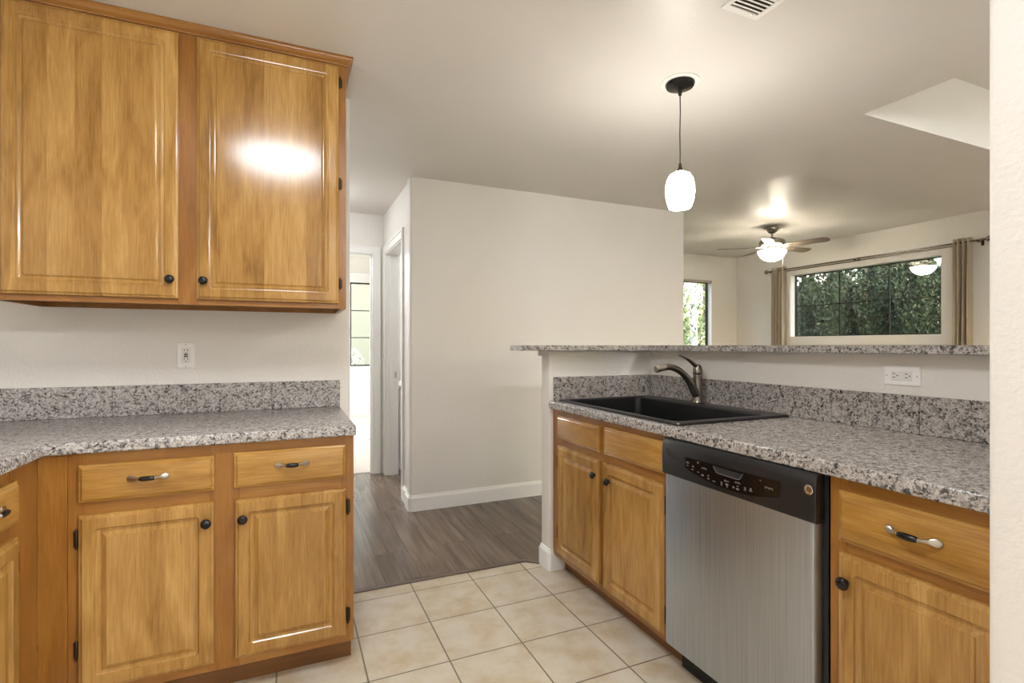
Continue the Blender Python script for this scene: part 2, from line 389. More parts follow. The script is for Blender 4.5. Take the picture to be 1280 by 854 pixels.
def knob_bm(x, z, yf):
    bm = bmesh.new()
    lathe(bm, [(.0001, yf-.026), (.007, yf-.0255), (.0125, yf-.0235), (.0158, yf-.0195), (.0162, yf-.016), (.014, yf-.0125), (.008, yf-.0105), (.0062, yf-.007), (.0066, yf-.003), (.0095, yf)], 24, (x, 0, z), 'y')
    return bm
def pull_bm(x, z, yf, L=.115):
    """bow pull: flat oval silver feet, thin arms, black barrel in the middle"""
    bm = bmesh.new(); h = L/2; pts, rad, mi = [], [], []
    Q = [(-h, .003, .004, .0015, 0), (-h+.004, .0045, .0085, .003, 0), (-h+.011, .006, .0105, .004, 0), (-h+.018, .0085, .0085, .0045, 0), (-h+.024, .013, .005, .0045, 0), (-h+.031, .018, .0042, .0042, 0),
         (-.0205, .0225, .0042, .0042, 0), (-.020, .0227, .0058, .0058, 1), (-.016, .0232, .0072, .0072, 1), (-.006, .024, .0080, .0080, 1)]
    full = Q+[(-a, b, c, d, e) for a, b, c, d, e in reversed(Q)]
    for a, b_, c, d, e in full: pts.append((x+a, yf-b_, z)); rad.append((c, d)); mi.append(e)
    m2 = [1 if (mi[i] and mi[i+1]) else 0 for i in range(len(mi)-1)]
    sweep(bm, pts, rad, 16, (0, 0, 1), m2)
    for s in (-1, 1): lathe(bm, [(.006, yf-.008), (.0065, yf-.004), (.0075, yf+.0002)], 16, (x+s*(h-.011), 0, z), 'y')
    return bm
def hinge_bm(x, z0, z1, yf):
    bm = bmesh.new(); zc_ = (z0+z1)/2
    lathe(bm, [(.0001, z0-.003), (.0026, z0-.002), (.0032, z0), (.0042, z0+.002), (.0042, z1-.002), (.0032, z1), (.0026, z1+.002), (.0001, z1+.003)], 12, (x, yf-.010, 0))
    box(bm, x-.009, x+.009, yf-.005, yf-.0004, z0+.004, z1-.004, .001, 1)
    return bm

def cabinet(name, loc, rz, width, z0, z1, depth, stiles, rails, doors, drawers, hinges=(), label=None, cat=None, toe=True, group=None, upper=False, open_top=False):
    t = thing(name, loc, rz, label, cat, group)
    bm = bmesh.new()   # carcass: sides, back, bottom, deck
    box(bm, 0, .018, .019, depth, z0, z1-.001); box(bm, width-.018, width, .019, depth, z0, z1-.001)
    box(bm, .018, width-.018, depth-.008, depth, z0, z1-.001); zb = z0+(.02 if upper else .003)
    box(bm, .018, width-.018, .019, depth-.008, zb, zb+.016)
    if not open_top: box(bm, .018, width-.018, .019, depth-.008, z1-.02, z1-.002)
    box(bm, .018, width-.018, .0192, .024, z0+.03, z1-.03)
    link('carcass', bm, M['woodz'], t)
    for a, b_ in stiles: link('stile', nbox(a, b_, 0, .0188, z0, z1, .0008, 1), M['woodz'], t)
    for a, b_, c, d in rails: link('rail', nbox(a, b_, .0006, .0185, c, d, .0006, 1), M['woodx'], t)
    for (x0, x1, a, b_, kx, kz) in doors:
        d = link('door', panel_bm(x0, x1, a, b_, UPPERP if upper else DOORP, -T), M['door'], t)
        if kx is not None: link('knob', knob_bm(kx, kz, -T+.001), M['knob'], d, smooth=True, auto=40)
    for (x0, x1, a, b_, pull) in drawers:
        d = link('drawer' if pull else 'false_drawer_front', panel_bm(x0, x1, a, b_, DRAWP, -T), M['drawer'], t, smooth=True, auto=22)
        if pull: link('pull', pull_bm((x0+x1)/2, (a+b_)/2+.008, -T), [M['nickel'], M['knob']], d, smooth=True, auto=50)
    for hx, a, b_ in hinges: link('hinge', hinge_bm(hx, a, b_, 0), M['hinge'], t, smooth=True, auto=40)
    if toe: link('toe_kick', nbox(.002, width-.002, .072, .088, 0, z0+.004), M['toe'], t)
    return t

def structure(name, bm, m, label=None, **k):
    o = link(name, bm, m, **k); o['kind'] = 'structure'
    if label: o['label'] = label
    return o

# ------------------------------------------------------------------ room shell
YK = 2.67           # kitchen back wall
XW, YF = 7.248, 6.694
# tile floor: object origin on a grout crossing
GX, GY = .2643, 2.509
bm = bmesh.new()
o = GX-.3048*6, GY-.3048*16
pts = [(-1.33, -2.3), (1.965, -2.3), (1.965, 2.45), (1.30, 2.45), (1.30, 2.535), (1.216, 2.612), (-1.33, 2.612)]
prism(bm, [(x-o[0], y-o[1]) for x, y in pts], -.06, 0)
structure('floor', bm, M['tile'], 'beige square ceramic tile kitchen floor', loc=(o[0], o[1], 0))
bm = bmesh.new()
pts = [(-1.45, 2.618), (1.218, 2.618), (1.302, 2.541), (1.302, 2.452), (1.967, 2.452), (1.967, -2.3), (7.4, -2.3), (7.4, 6.8), (.95, 6.8), (.95, 5.02), (-1.45, 5.02)]
prism(bm, [(x+1.45-.035, y+2.3) for x, y in pts], -.06, 0)
structure('floor_plank', bm, M['plank'], 'grey brown plank floor of the hall', loc=(-1.45+.035, -2.3, 0))
structure('floor_carpet', nbox(-1.45, .948, 5.022, 9.2, -.06, .004), M['carpet'], 'pale carpet of the far bedroom')
structure('floor_carpet', nbox(.952, 3.3, 6.802, 9.2, -.06, .004), M['carpet'], 'pale carpet under the bedroom window')
# transition strip
bm = bmesh.new()
prism(bm, [(.28, 2.600), (1.212, 2.600), (1.274, 2.543), (1.288, 2.557), (1.222, 2.630), (.28, 2.630)], -.001, .006, bev=.002, seg=1)
structure('trim_1', bm, plain('reducer_strip', srgb(98, 84, 72), .35), 'dark reducer strip between tile and planks')

ZT1, ZT2 = 2.75, 2.82
bm = bmesh.new()
prism(bm, [(-1.45, -2.42), (2.81, -2.42), (2.81, 1.753), (7.4, 1.753), (7.4, 2.546), (3.32, 2.546), (3.32, 9.2), (-1.45, 9.2)], CEIL, 2.93)
structure('ceiling', bm, M['ceiling'])
structure('ceiling_living', nbox(3.3205, 7.4, 2.5465, 6.82, ZT1, 2.93), M['ceiling'], 'raised tray ceiling over the living room')
structure('ceiling_dining', nbox(2.8105, 7.4, -2.42, 1.7525, ZT2, 2.93), M['ceiling'], 'raised tray ceiling over the dining side')

def vwall(name, x0, x1, y0, y1, z0=0, z1=CEIL, bev=.014, label=None):
    return structure(name, nbox(x0, x1, y0, y1, z0, z1, bev, 4, 'z') if bev else nbox(x0, x1, y0, y1, z0, z1), M['wall'], label, smooth=bool(bev), auto=40)
vwall('wall_kitchen', -1.46, .281, YK, YK+.12, label='wall behind the cabinets')
vwall('wall_left', -1.45, -1.33, -2.3, YK-.001, bev=0)
# kitchen rear wall with a wide opening added to let in daylight (behind the camera)
bm = bmesh.new(); us = [-1.45, 2.9, 6.2, 7.4]; zs = [0, .05, 2.2, ZT2]
grid(bm, us, zs, lambda i, j: not (i == 1 and j == 1), -2.42, -2.3, 'y')
structure('wall_rear', bm, M['wall'])
vwall('wall_center', .813, 3.372, 3.722, 3.842, bev=.018, label='plain wall facing the kitchen')
# near wall end at the frame edge
structure('wall_near', nbox(1.08, 2.085, .351, .471, 0, CEIL, .010, 4, 'z'), M['wall'], 'wall end beside the counter', smooth=True, auto=40)
# hall side wall with bath door opening
bm = bmesh.new(); us = [3.8425, 4.084, 4.862, 5.72]; zs = [0, 2.075, CEIL]
grid(bm, us, zs, lambda i, j: not (i == 1 and j == 0), .83, .949, 'x')
structure('wall_hall', bm, M['wall'])
bm = bmesh.new(); us = [-1.45, -.02, .742, .8295]; zs = [0, 2.08, CEIL]
grid(bm, us, zs, lambda i, j: not (i == 1 and j == 0), 4.95, 5.07, 'y')
structure('wall_hall_end', bm, M['wall'])
vwall('wall_hall_left', -.42, -.30, YK+.121, 4.949, bev=0)
vwall('wall_bath_rear', .8305, 3.25, 5.721, 5.84, bev=0)
vwall('wall_living_left', 3.25, 3.37, 3.843, YF, bev=0)
# bedroom
bm = bmesh.new(); us = [-1.45, .955, 2.3, 3.32]; zs = [0, .857, 2.285, CEIL]
grid(bm, us, zs, lambda i, j: not (i == 1 and j == 1), 9.05, 9.2, 'y')
structure('wall_bedroom', bm, M['trim'])
vwall('wall_bedroom_left', -1.45, -1.33, 5.071, 9.049, bev=0)
vwall('wall_bedroom_right', 3.2, 3.32, 6.9, 9.049, bev=0)
# living far wall with small window
bm = bmesh.new(); us = [3.2, 5.72, 6.665, 7.4]; zs = [0, .85, 2.305, ZT1]
grid(bm, us, zs, lambda i, j: not (i == 1 and j == 1), YF, YF+.14, 'y')
structure('wall_living_far', bm, M['wall'])
# window wall
bm = bmesh.new(); us = [-2.3, 3.603, 5.64, YF-.001]; zs = [0, 1.345, 2.31, CEIL-.001]
grid(bm, us, zs, lambda i, j: not (i == 1 and j == 1), XW, XW+.15, 'x')
box(bm, XW, XW+.15, 2.547, YF-.001, CEIL-.001, ZT1); box(bm, XW, XW+.15, -2.3, 1.752, CEIL-.001, ZT2)
structure('wall_window', bm, M['wall'])
# half wall and stub
bm = bmesh.new()
prism(bm, [(1.965, .472), (2.085, .472), (2.085, 2.55), (1.29, 2.55), (1.29, 2.45), (1.965, 2.45)], 0, 1.1845, bev=0)
es = [e for e in bm.edges if abs(e.verts[0].co.z-e.verts[1].co.z) > .5 and min(e.verts[0].co.x, e.verts[1].co.x) < 1.3]
bmesh.ops.bevel(bm, geom=es, offset=.010, segments=4, profile=.5, affect='EDGES')
structure('wall_half', bm, M['wall'], 'low half wall under the raised bar', smooth=True, auto=40)
# trim board round the top of the half wall
bm = bmesh.new()
prism(bm, [(1.952, .472), (1.9648, .472), (1.9648, 2.4502), (1.2898, 2.4502), (1.2898, 2.5502), (1.9648, 2.5502), (1.9648, 2.563), (1.277, 2.563), (1.277, 2.437), (1.952, 2.437)], 1.156, 1.1843)
structure('trim_2', bm, M['wall'], 'painted board under the bar ledge')

# baseboards
def baseboard(name, p, q, nrm, h=.117, th=.014):
    """runs from p to q, standing out along nrm"""
    bm = bmesh.new(); prof = [(0, 0), (th, 0), (th, h*.80), (th*.82, h*.86), (th*.55, h*.90), (th*.42, h*.97), (th*.2, h), (0, h)]
    a = [bm.verts.new((p[0]+nrm[0]*u, p[1]+nrm[1]*u, v)) for u, v in prof]
    b_ = [bm.verts.new((q[0]+nrm[0]*u, q[1]+nrm[1]*u, v)) for u, v in prof]
    n = len(prof); bm.faces.new(a); bm.faces.new(b_)
    for i in range(n): bm.faces.new((a[i], a[(i+1) % n], b_[(i+1) % n], b_[i]))
    return structure(name, bm, M['trim'])
def baseloop(name, pts, h=.117, th=.014):
    """mitred baseboard along a polyline, standing out to its right side"""
    prof = [(0, 0), (th, 0), (th, h*.80), (th*.82, h*.86), (th*.55, h*.90), (th*.42, h*.97), (th*.2, h), (0, h)]
    bm = bmesh.new(); P_ = [Vector(p) for p in pts]; rings = []
    for i, p in enumerate(P_):
        ds = []
        if i > 0: ds.append((P_[i]-P_[i-1]).normalized())
        if i < len(P_)-1: ds.append((P_[i+1]-P_[i]).normalized())
        ns = [Vector((d.y, -d.x)) for d in ds]
        m_ = ns[0] if len(ns) == 1 else (ns[0]+ns[1])/(1+ns[0].dot(ns[1]))
        rings.append([bm.verts.new((p.x+m_.x*u, p.y+m_.y*u, v)) for u, v in prof])
    n = len(prof); bm.faces.new(rings[0]); bm.faces.new(rings[-1])
    for a, b_ in zip(rings, rings[1:]):
        for i in range(n): bm.faces.new((a[i], a[(i+1) % n], b_[(i+1) % n], b_[i]))
    return structure(name, bm, M['trim'])
baseloop('baseboard_center', [(.829, 4.02), (.829, 3.86), (.8135, 3.842), (.8125, 3.733), (.824, 3.7215), (3.36, 3.7215)][::1])
baseloop('baseboard_half', [(1.298, 2.551), (1.2895, 2.543), (1.2895, 2.457), (1.297, 2.4495), (1.378, 2.4495)][::1])
baseboard('baseboard_bedroom', (-1.33, 9.05), (3.2, 9.05), (0, -1), .09)
baseboard('baseboard_living', (3.37, YF), (XW, YF), (0, -1), .09)

# door trim: hall end door and hall side door
def portal(name, axis, w, a0, a1, head, face, back, out, label, cw=.068, ch=.075):
    """cased opening. axis 'y': opening spans X a0..a1 in a wall whose faces lie at Y face..back; out = -1 faces -Y"""
    t = thing(name, (0, 0, 0), 0, label, None, None, 'structure')
    def B(u0, u1, d0, d1, z0, z1, **k):
        bm = bmesh.new(); d0, d1 = min(d0, d1), max(d0, d1)
        if axis == 'y': box(bm, u0, u1, d0, d1, z0, z1, **k)
        else: box(bm, d0, d1, u0, u1, z0, z1, **k)
        return bm
    for (u0, u1) in ((a0-cw+.008, a0+.008), (a1-.008, a1+cw-.008)):
        bm = B(u0, u1, face, face+out*.010, 0, head+ch-.008, bev=.003)
        iu0, iu1 = (u0+cw*.45, u1-.006) if u0 < a0 else (u0+.006, u1-cw*.45)
        ou = (u0+.003, u0+.018) if u0 < a0 else (u1-.018, u1-.003)
        d0, d1 = sorted((face+out*.009, face+out*.016))
        if axis == 'y': box(bm, ou[0], ou[1], d0, d1, 0, head+ch-.011, .002)
        else: box(bm, d0, d1, ou[0], ou[1], 0, head+ch-.011, .002)
        link('side_casing', bm, M['trim'], t)
    bm = B(a0+.008, a1-.008, face, face+out*.010, head-.008, head+ch-.008, bev=.003)
    d0, d1 = sorted((face+out*.009, face+out*.016))
    if axis == 'y': box(bm, a0-cw+.02, a1+cw-.02, d0, d1, head+ch-.026, head+ch-.011, .002)
    else: box(bm, d0, d1, a0-cw+.02, a1+cw-.02, head+ch-.026, head+ch-.011, .002)
    link('head_casing', bm, M['trim'], t)
    lo, hi = sorted((face, back))
    link('jamb', B(a0, a0+.018, lo, hi, 0, head-.018), M['trim'], t)
    link('jamb', B(a1-.018, a1, lo, hi, 0, head-.018), M['trim'], t)
    link('head_jamb', B(a0, a1, lo, hi, head-.018, head), M['trim'], t)
    m_ = (lo+hi)/2
    for (u0, u1) in ((a0+.018, a0+.030), (a1-.030, a1-.018)): link('door_stop', B(u0, u1, m_-.018, m_+.018, 0, head-.018), M['trim'], t)
    return t
d1 = portal('door_1', 'y', 0, -.02, .742, 2.08, 4.95, 5.07, -1, 'cased opening at the hall end')
d2 = portal('door_2', 'x', 0, 4.084, 4.862, 2.075, .83, .949, -1, 'cased opening in the hall side wall')
link('strike_plate', nbox(.905, .932, 4.840, 4.8438, .905, .965, .001, 1), M['nickel'], d2)

# ------------------------------------------------------------------ windows
DARK = plain('dark_window_metal', srgb(34, 32, 30), .4, .3)
def window_x(name, x, y0, y1, z0, z1, ymunt, zmunt, label):
    t = thing(name, (x, (y0+y1)/2, z0), 0, label, None, None, 'structure')
    cy = (y0+y1)/2
    bm = bmesh.new(); f = .016
    grid(bm, [y0-cy, y0+f-cy, y1-f-cy, y1-cy], [0, f, z1-z0-f, z1-z0], lambda i, j: not (i == 1 and j == 1), -.02, .02, 'x')
    link('window_frame', bm, DARK, t)
    for y in ymunt: link('muntin', nbox(-.008, .008, y-.008-cy, y+.008-cy, f, z1-z0-f), DARK, t)
    for z in zmunt: link('muntin', nbox(-.008, .008, y0+f-cy, y1-f-cy, z-.006-z0, z+.006-z0), DARK, t)
    link('glass_pane', nbox(-.002, .002, y0+f-cy, y1-f-cy, f, z1-z0-f), M['glass'], t)
    return t
w1 = window_x('window_1', XW+.115, 3.603, 5.64, 1.345, 2.31, [4.256, 4.928], [1.822], 'wide dark framed window looking onto the evergreens')
for yy in (3.9, 4.45, 5.15, 5.45): link('window_latch', nbox(-.03, -.018, yy-.012-4.6215, yy+.012-4.6215, .945, .962), DARK, w1)
bm = bmesh.new(); grid(bm, [3.488, 3.603, 5.64, 5.72], [1.22, 1.345, 2.31, 2.388], lambda i, j: not (i == 1 and j == 1), XW-.012, XW-.0002, 'x', .004)
structure('trim_3', bm, M['wall'], 'painted casing round the wide window')
bm = bmesh.new(); grid(bm, [3.600, 3.604, 5.636, 5.640], [1.345, 1.349, 2.306, 2.310], lambda i, j: not (i == 1 and j == 1), XW, XW+.095, 'x')
structure('trim_4', bm, M['trim'], 'white lining of the wide window')
def window_y(name, y, x0, x1, z0, z1, xm, zm, label):
    t = thing(name, ((x0+x1)/2, y, z0), 0, label, None, None, 'structure'); cx = (x0+x1)/2; f = .022
    bm = bmesh.new(); grid(bm, [x0-cx, x0+f-cx, x1-f-cx, x1-cx], [0, f, z1-z0-f, z1-z0], lambda i, j: not (i == 1 and j == 1), -.02, .02, 'y')
    link('window_frame', bm, DARK, t)
    for x in xm: link('muntin', nbox(x-.009-cx, x+.009-cx, -.008, .008, f, z1-z0-f), DARK, t)
    for z in zm: link('muntin', nbox(x0+f-cx, x1-f-cx, -.008, .008, z-.007-z0, z+.007-z0), DARK, t)
    link('glass_pane', nbox(x0+f-cx, x1-f-cx, -.002, .002, f, z1-z0-f), M['glass'], t)
    return t
window_y('window_2', YF+.11, 5.72, 6.665, .85, 2.305, [], [], 'narrow window of the far living room wall')
bm = bmesh.new(); grid(bm, [5.72, 5.724, 6.661, 6.665], [.85, .854, 2.301, 2.305], lambda i, j: not (i == 1 and j == 1), YF, YF+.088, 'y')
structure('trim_5', bm, M['trim'], 'white lining of the narrow window')
window_y('window_3', 9.11, .955, 2.3, .857, 2.285, [1.63], [1.345, 1.807], 'dark framed bedroom window seen down the hall')
window_y('window_4', -2.36, 2.9, 6.2, .05, 2.2, [4.0, 5.1], [], 'unseen glazed opening added for daylight behind the dining side')  # patio opening added out of view to bring daylight into the dining side
# roller blind head rail on the narrow window
bm = bmesh.new(); lathe(bm, [(.0001, 5.73), (.020, 5.731), (.022, 5.74), (.022, 6.60), (.026, 6.602), (.026, 6.618), (.0001, 6.62)], 20, (0, YF-.028, 2.297), 'x')
box(bm, 5.74, 6.60, YF-.026, YF-.001, 2.285, 2.318)
o = link('roller_blind', bm, plain('blind_rail', srgb(168, 158, 146), .5), smooth=True, auto=40)
tag(o, 'rolled up taupe blind above the narrow far window', 'blind')

# ------------------------------------------------------------------ kitchen cabinets
cabinet('upper_cabinet', (-.93, 2.305, 0), 0, 1.156, 1.371, 2.413, .364,
        [(0, .041), (.541, .609), (1.105, 1.156)], [(.041, .541, 1.371, 1.412), (.609, 1.105, 1.371, 1.412), (.041, .541, 2.37, 2.413), (.609, 1.105, 2.37, 2.413)],
        [(.024, .545, 1.392, 2.404, .52, 1.463), (.605, 1.126, 1.392, 2.404, .629, 1.463)], [],
        [(1.131, 2.314, 2.358), (1.131, 1.88, 1.926), (1.131, 1.455, 1.50)],
        'tall two-door honey wood wall cabinet hung above the counter', 'cabinet', toe=False, upper=True)
uc = bpy.data.objects['upper_cabinet']
bm = bmesh.new()   # crown moulding with a return on the open end
prof = [(0, 2.4135), (.004, 2.4135), (.006, 2.418), (.010, 2.421), (.017, 2.426), (.024, 2.434), (.025, 2.438), (.028, 2.440), (.028, 2.4462), (0, 2.4462)]
prof = [(a, b_-.0006) for a, b_ in prof]
path = [((0, 0), (0, -1)), ((1.156, 0), (1, -1)), ((1.156, .363), (1, 0))]
rings = [[bm.verts.new((p[0]+n_[0]*u, p[1]+n_[1]*u, v)) for u, v in prof] for p, n_ in path]
for a, b_ in zip(rings, rings[1:]):
    for i in range(len(prof)): bm.faces.new((a[i], a[(i+1) % len(prof)], b_[(i+1) % len(prof)], b_[i]))
bm.faces.new(rings[0]); bm.faces.new(rings[-1])
link('crown_moulding', bm, M['woodx'], uc)

cabinet('base_cabinet', (-.632, 2.02, 0), 0, .858, .096, .8755, .63,
        [(0, .047), (.384, .475), (.812, .858)], [(.047, .384, .835, .8755), (.475, .812, .835, .8755), (.047, .384, .66, .73), (.475, .812, .66, .73), (.047, .384, .096, .15), (.475, .812, .096, .15)],
        [(.029, .399, .128, .680, .377, .614), (.462, .829, .128, .678, .486, .613)], [(.029, .400, .719, .838, True), (.458, .829, .719, .842, True)],
        [(.024, .578, .635), (.024, .23, .287), (.836, .579, .636), (.836, .172, .229)],
        'honey wood base cabinet with two drawers under the speckled counter', 'cabinet')
# corner filler
t = thing('corner_filler', (-.704, 2.02, 0), 0, 'plain honey wood filler panel in the inner corner of the cabinets', 'cabinet filler')
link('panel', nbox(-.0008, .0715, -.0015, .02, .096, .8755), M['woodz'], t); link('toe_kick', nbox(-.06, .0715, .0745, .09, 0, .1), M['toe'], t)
cabinet('base_cabinet', (-.705, 1.45, 0), PI/2, .568, .096, .8755, .60,
        [(0, .11), (.395, .568)], [(.11, .395, .835, .8755), (.11, .395, .66, .73), (.11, .395, .096, .15)],
        [(.105, .41, .128, .680, .13, .614)], [(.105, .41, .719, .838, True)], [(.416, .578, .635), (.416, .2, .257)],
        'honey wood base cabinet past the inner corner, its front turned across the others', 'cabinet')

# counter: L-shaped
bm = bmesh.new()
grid(bm, [-1.33, -.68, .232], [1.44, 1.992, 2.669], lambda i, j: not (i == 1 and j == 0), .876, .914, 'z', .006, 3)
o = link('countertop', bm, M['granite'], smooth=True, auto=50); tag(o, 'L-shaped speckled grey granite countertop on the drawer cabinets below the wall cabinet', 'countertop')
def tiles_x(name, xs, y0, y1, z0, z1, label):
    bm = bmesh.new()
    for a, b_ in zip(xs, xs[1:]): box(bm, a+.0007, b_-.0007, y0, y1, z0, z1, .0012, 1)
    o = link(name, bm, M['granite']); tag(o, label, 'backsplash'); return o
tiles_x('backsplash', [-1.3285, -1.2926, -.9878, -.683, -.3782, -.0734, .2335], 2.656, 2.6695, .9142, 1.0425, 'low speckled granite backsplash strip behind the L-shaped counter')

# peninsula
cabinet('sink_cabinet', (1.31, 2.447, 0), -PI/2, .919, .092, .8755, .64,
        [(0, .09), (.447, .523), (.889, .919)], [(.09, .447, .835, .8755), (.523, .889, .835, .8755), (.09, .447, .66, .74), (.523, .889, .66, .74), (.09, .447, .092, .15), (.523, .889, .092, .15)],
        [(.073, .465, .122, .688, .441, .618), (.500, .907, .120, .688, .554, .614)], [(.073, .465, .725, .846, False), (.506, .909, .727, .849, False)],
        [(.912, .579, .646), (.912, .168, .231), (.068, .57, .63), (.068, .2, .26)],
        'two-door honey wood cabinet beneath the black sink', 'cabinet', open_top=True)
cabinet('base_cabinet', (1.31, .902, 0), -PI/2, .428, .092, .8755, .64,
        [(0, .045), (.383, .428)], [(.045, .383, .835, .8755), (.045, .383, .66, .73), (.045, .383, .092, .15)],
        [(.030, .390, .125, .686, .054, .615)], [(.030, .384, .713, .843, True)], (),
        'single-drawer honey wood base cabinet between the dishwasher and the wall end', 'cabinet')
bm = bmesh.new()
sx0, sx1, sy0, sy1 = 1.345, 1.905, 1.52, 2.395
grid(bm, [1.282, sx0, sx1, 1.9645], [.4725, sy0, sy1, 2.4495], lambda i, j: not (i == 1 and j == 1), .876, .914, 'z', .006, 3)
o = link('countertop', bm, M['granite'], smooth=True, auto=50); tag(o, 'speckled grey granite countertop holding the black sink above the dishwasher', 'countertop')
bm = bmesh.new()
ys = [.4735, .730, 1.0345, 1.3395, 1.6445, 1.9495, 2.2545, 2.4365]
for a, b_ in zip(ys, ys[1:]): box(bm, 1.951, 1.9645, a+.0007, b_-.0007, .9142, 1.0425, .0012, 1)
o = link('backsplash', bm, M['granite']); tag(o, 'long low granite backsplash strip below the horizontal outlet and behind the faucet', 'backsplash')
tiles_x('backsplash', [1.312, 1.6455, 1.9503], 2.437, 2.4495, .9142, 1.0425, 'short low granite backsplash strip at the sink end beside the open walkway')

# raised bar
bm = bmesh.new()
prism(bm, [(1.885, .473), (2.38, .473), (2.38, 2.66), (1.165, 2.66), (1.128, 2.61), (1.128, 2.45), (1.188, 2.37), (1.885, 2.37)], 1.1858, 1.2144, bev=.002, seg=1)
o = link('bar_top', bm, M['granite']); tag(o, 'raised speckled granite bar ledge on top of the half wall', 'bar top')

# ------------------------------------------------------------------ sink
t = thing('kitchen_sink', ((sx0+sx1)/2, (sy0+sy1)/2, .914), 0, 'black single-bowl drop-in sink set in the granite counter', 'sink')
cx, cy = (sx0+sx1)/2, (sy0+sy1)/2
def ring(x0, x1, y0, y1, r, z): return [(u-cx, v-cy, z) for u, v in rrect(x0, x1, y0, y1, r, 6)]
bm = bmesh.new()
L = [ring(1.322, 1.928, 1.497, 2.418, .02, .0003), ring(1.322, 1.928, 1.497, 2.418, .02, .006), ring(1.327, 1.923, 1.502, 2.413, .02, .0105), ring(1.35, 1.83, 1.535, 2.385, .03, .0105),
     ring(1.358, 1.822, 1.543, 2.377, .035, .003), ring(1.372, 1.808, 1.557, 2.363, .05, -.19), ring(1.40, 1.78, 1.585, 2.335, .06, -.205), ring(1.56, 1.62, 1.93, 1.99, .0295, -.212)]
R_ = [[bm.verts.new(p) for p in l] for l in L]; n = len(R_[0])
for a, b_ in zip(R_, R_[1:]):
    for i in range(n): bm.faces.new((a[i], a[(i+1) % n], b_[(i+1) % n], b_[i]))
bm.faces.new(R_[-1])
# outer shell underneath
L2 = [ring(1.347, 1.84, 1.53, 2.385, .02, .0003), ring(1.36, 1.82, 1.545, 2.375, .04, -.2), ring(1.40, 1.78, 1.585, 2.335, .06, -.218)]
R2 = [[bm.verts.new(p) for p in l] for l in L2]
for a, b_ in zip([R_[0]]+R2, R2):
    for i in range(n): bm.faces.new((a[i], a[(i+1) % n], b_[(i+1) % n], b_[i]))
bm.faces.new(R2[-1])
link('basin', bm, M['sink'], t, smooth=True, auto=35)
bm = bmesh.new(); lathe(bm, [(.0001, -.210), (.018, -.209), (.02, -.206), (.036, -.205), (.04, -.2085), (.04, -.211)], 28, (1.59-cx, 1.96-cy, 0))
link('drain', bm, M['nickel'], t, smooth=True, auto=40)

# faucet
fx, fy, fz = 1.883, 1.983, .9247
t = thing('faucet', (fx, fy, fz), 0, 'brushed nickel single-lever faucet standing behind the sink bowl', 'faucet')
bm = bmesh.new(); lathe(bm, [(.0001, 0), (.029, 0), (.030, .003), (.027, .008), (.0255, .014), (.0235, .05), (.0235, .100), (.0225, .132), (.0228, .134), (.0228, .142), (.0001, .1425)], 36)
link('body', bm, M['faucetm'], t, smooth=True, auto=35)
bm = bmesh.new(); lathe(bm, [(.0222, .1436), (.0238, .147), (.0238, .160), (.0215, .176), (.0165, .188), (.009, .1945), (.0001, .1965)], 32)
dome = bm
lp = smoothpath([(.004, 0, .176), (-.018, 0, .190), (-.045, 0, .208), (-.075, 0, .224), (-.108, 0, .236), (-.124, 0, .241)], 4)
rr = [(.014+(.006-.014)*(i/len(lp)), .013+(.0035-.013)*min(1, i/len(lp)*1.4)) for i in range(len(lp))]; rr = [(max(a, .007), max(b_, .0035)) for a, b_ in rr]
rr[-1] = (.004, .002)
sweep(dome, lp, rr, 16, (0, 1, 0)); link('lever_handle', dome, M['faucetm'], t, smooth=True, auto=50)
sp = smoothpath([(.004, 0, .030), (-.020, 0, .058), (-.046, 0, .098), (-.078, 0, .135), (-.118, 0, .164), (-.158, 0, .180), (-.190, 0, .184), (-.222, 0, .180)], 5)
K = len(sp); rr = [.0235-.008*min(1, i/(K*.5)) for i in range(K)]
bm = bmesh.new(); sweep(bm, sp, rr, 20, (0, 1, 0)); link('spout', bm, M['faucetm'], t, smooth=True, auto=50)
hp = smoothpath([(-.205, 0, .184), (-.222, 0, .181), (-.238, 0, .178), (-.252, 0, .1755), (-.262, 0, .1735)], 3)
hr = [.0152, .0156, .016, .0164, .0168, .017, .0172, .0174, .0175, .0175, .0173, .017, .0160][:len(hp)]
bm = bmesh.new(); sweep(bm, hp, hr, 20, (0, 1, 0)); link('spray_head', bm, M['nickel'], t, smooth=True, auto=50)

# ------------------------------------------------------------------ dishwasher
t = thing('dishwasher', (1.31, 1.523, 0), -PI/2, 'stainless dishwasher with black control panel under the counter', 'dishwasher')
link('tub', nbox(.004, .616, .0, .56, .10, .868), M['blackmatte'], t)
bm = bmesh.new()
prism(bm, [(.002, -.002), (.002, -.014), (.004, -.022), (.010, -.027), (.022, -.030), (.585, -.030), (.594, -.027), (.599, -.020), (.600, -.002)], .117, .741, bev=0)
link('door', bm, M['steel'], t, smooth=True, auto=35)
bm = bmesh.new()
def PY(y, z): return y, z
prof = [(-.002, .7415), (-.034, .7415), (-.037, .745), (-.0375, .800), (-.036, .850), (-.032, .866), (-.024, .8735), (-.002, .8738)]
prism(bm, prof, .001, .606, 'x', bev=0)
es = [e for e in bm.edges if abs(e.verts[0].co.x-e.verts[1].co.x) < 1e-6 and e.verts[0].co.y < -.02 and e.verts[1].co.y < -.02]
bmesh.ops.bevel(bm, geom=es, offset=.003, segments=2, profile=.5, affect='EDGES')
panel = link('control_panel', bm, M['black'], t, smooth=True, auto=30)
yf = -.0375
ins = [(.125, .824), (.122, .787), (.150, .7785), (.194, .7705), (.225, .765), (.257, .761), (.33, .758), (.40, .763), (.456, .774), (.497, .784), (.500, .828)]
bm = bmesh.new(); prism(bm, ins, yf-.0012, yf+.0005, 'y'); link('display_inset', bm, plain('gloss_black', srgb(12, 12, 13), .1), panel)
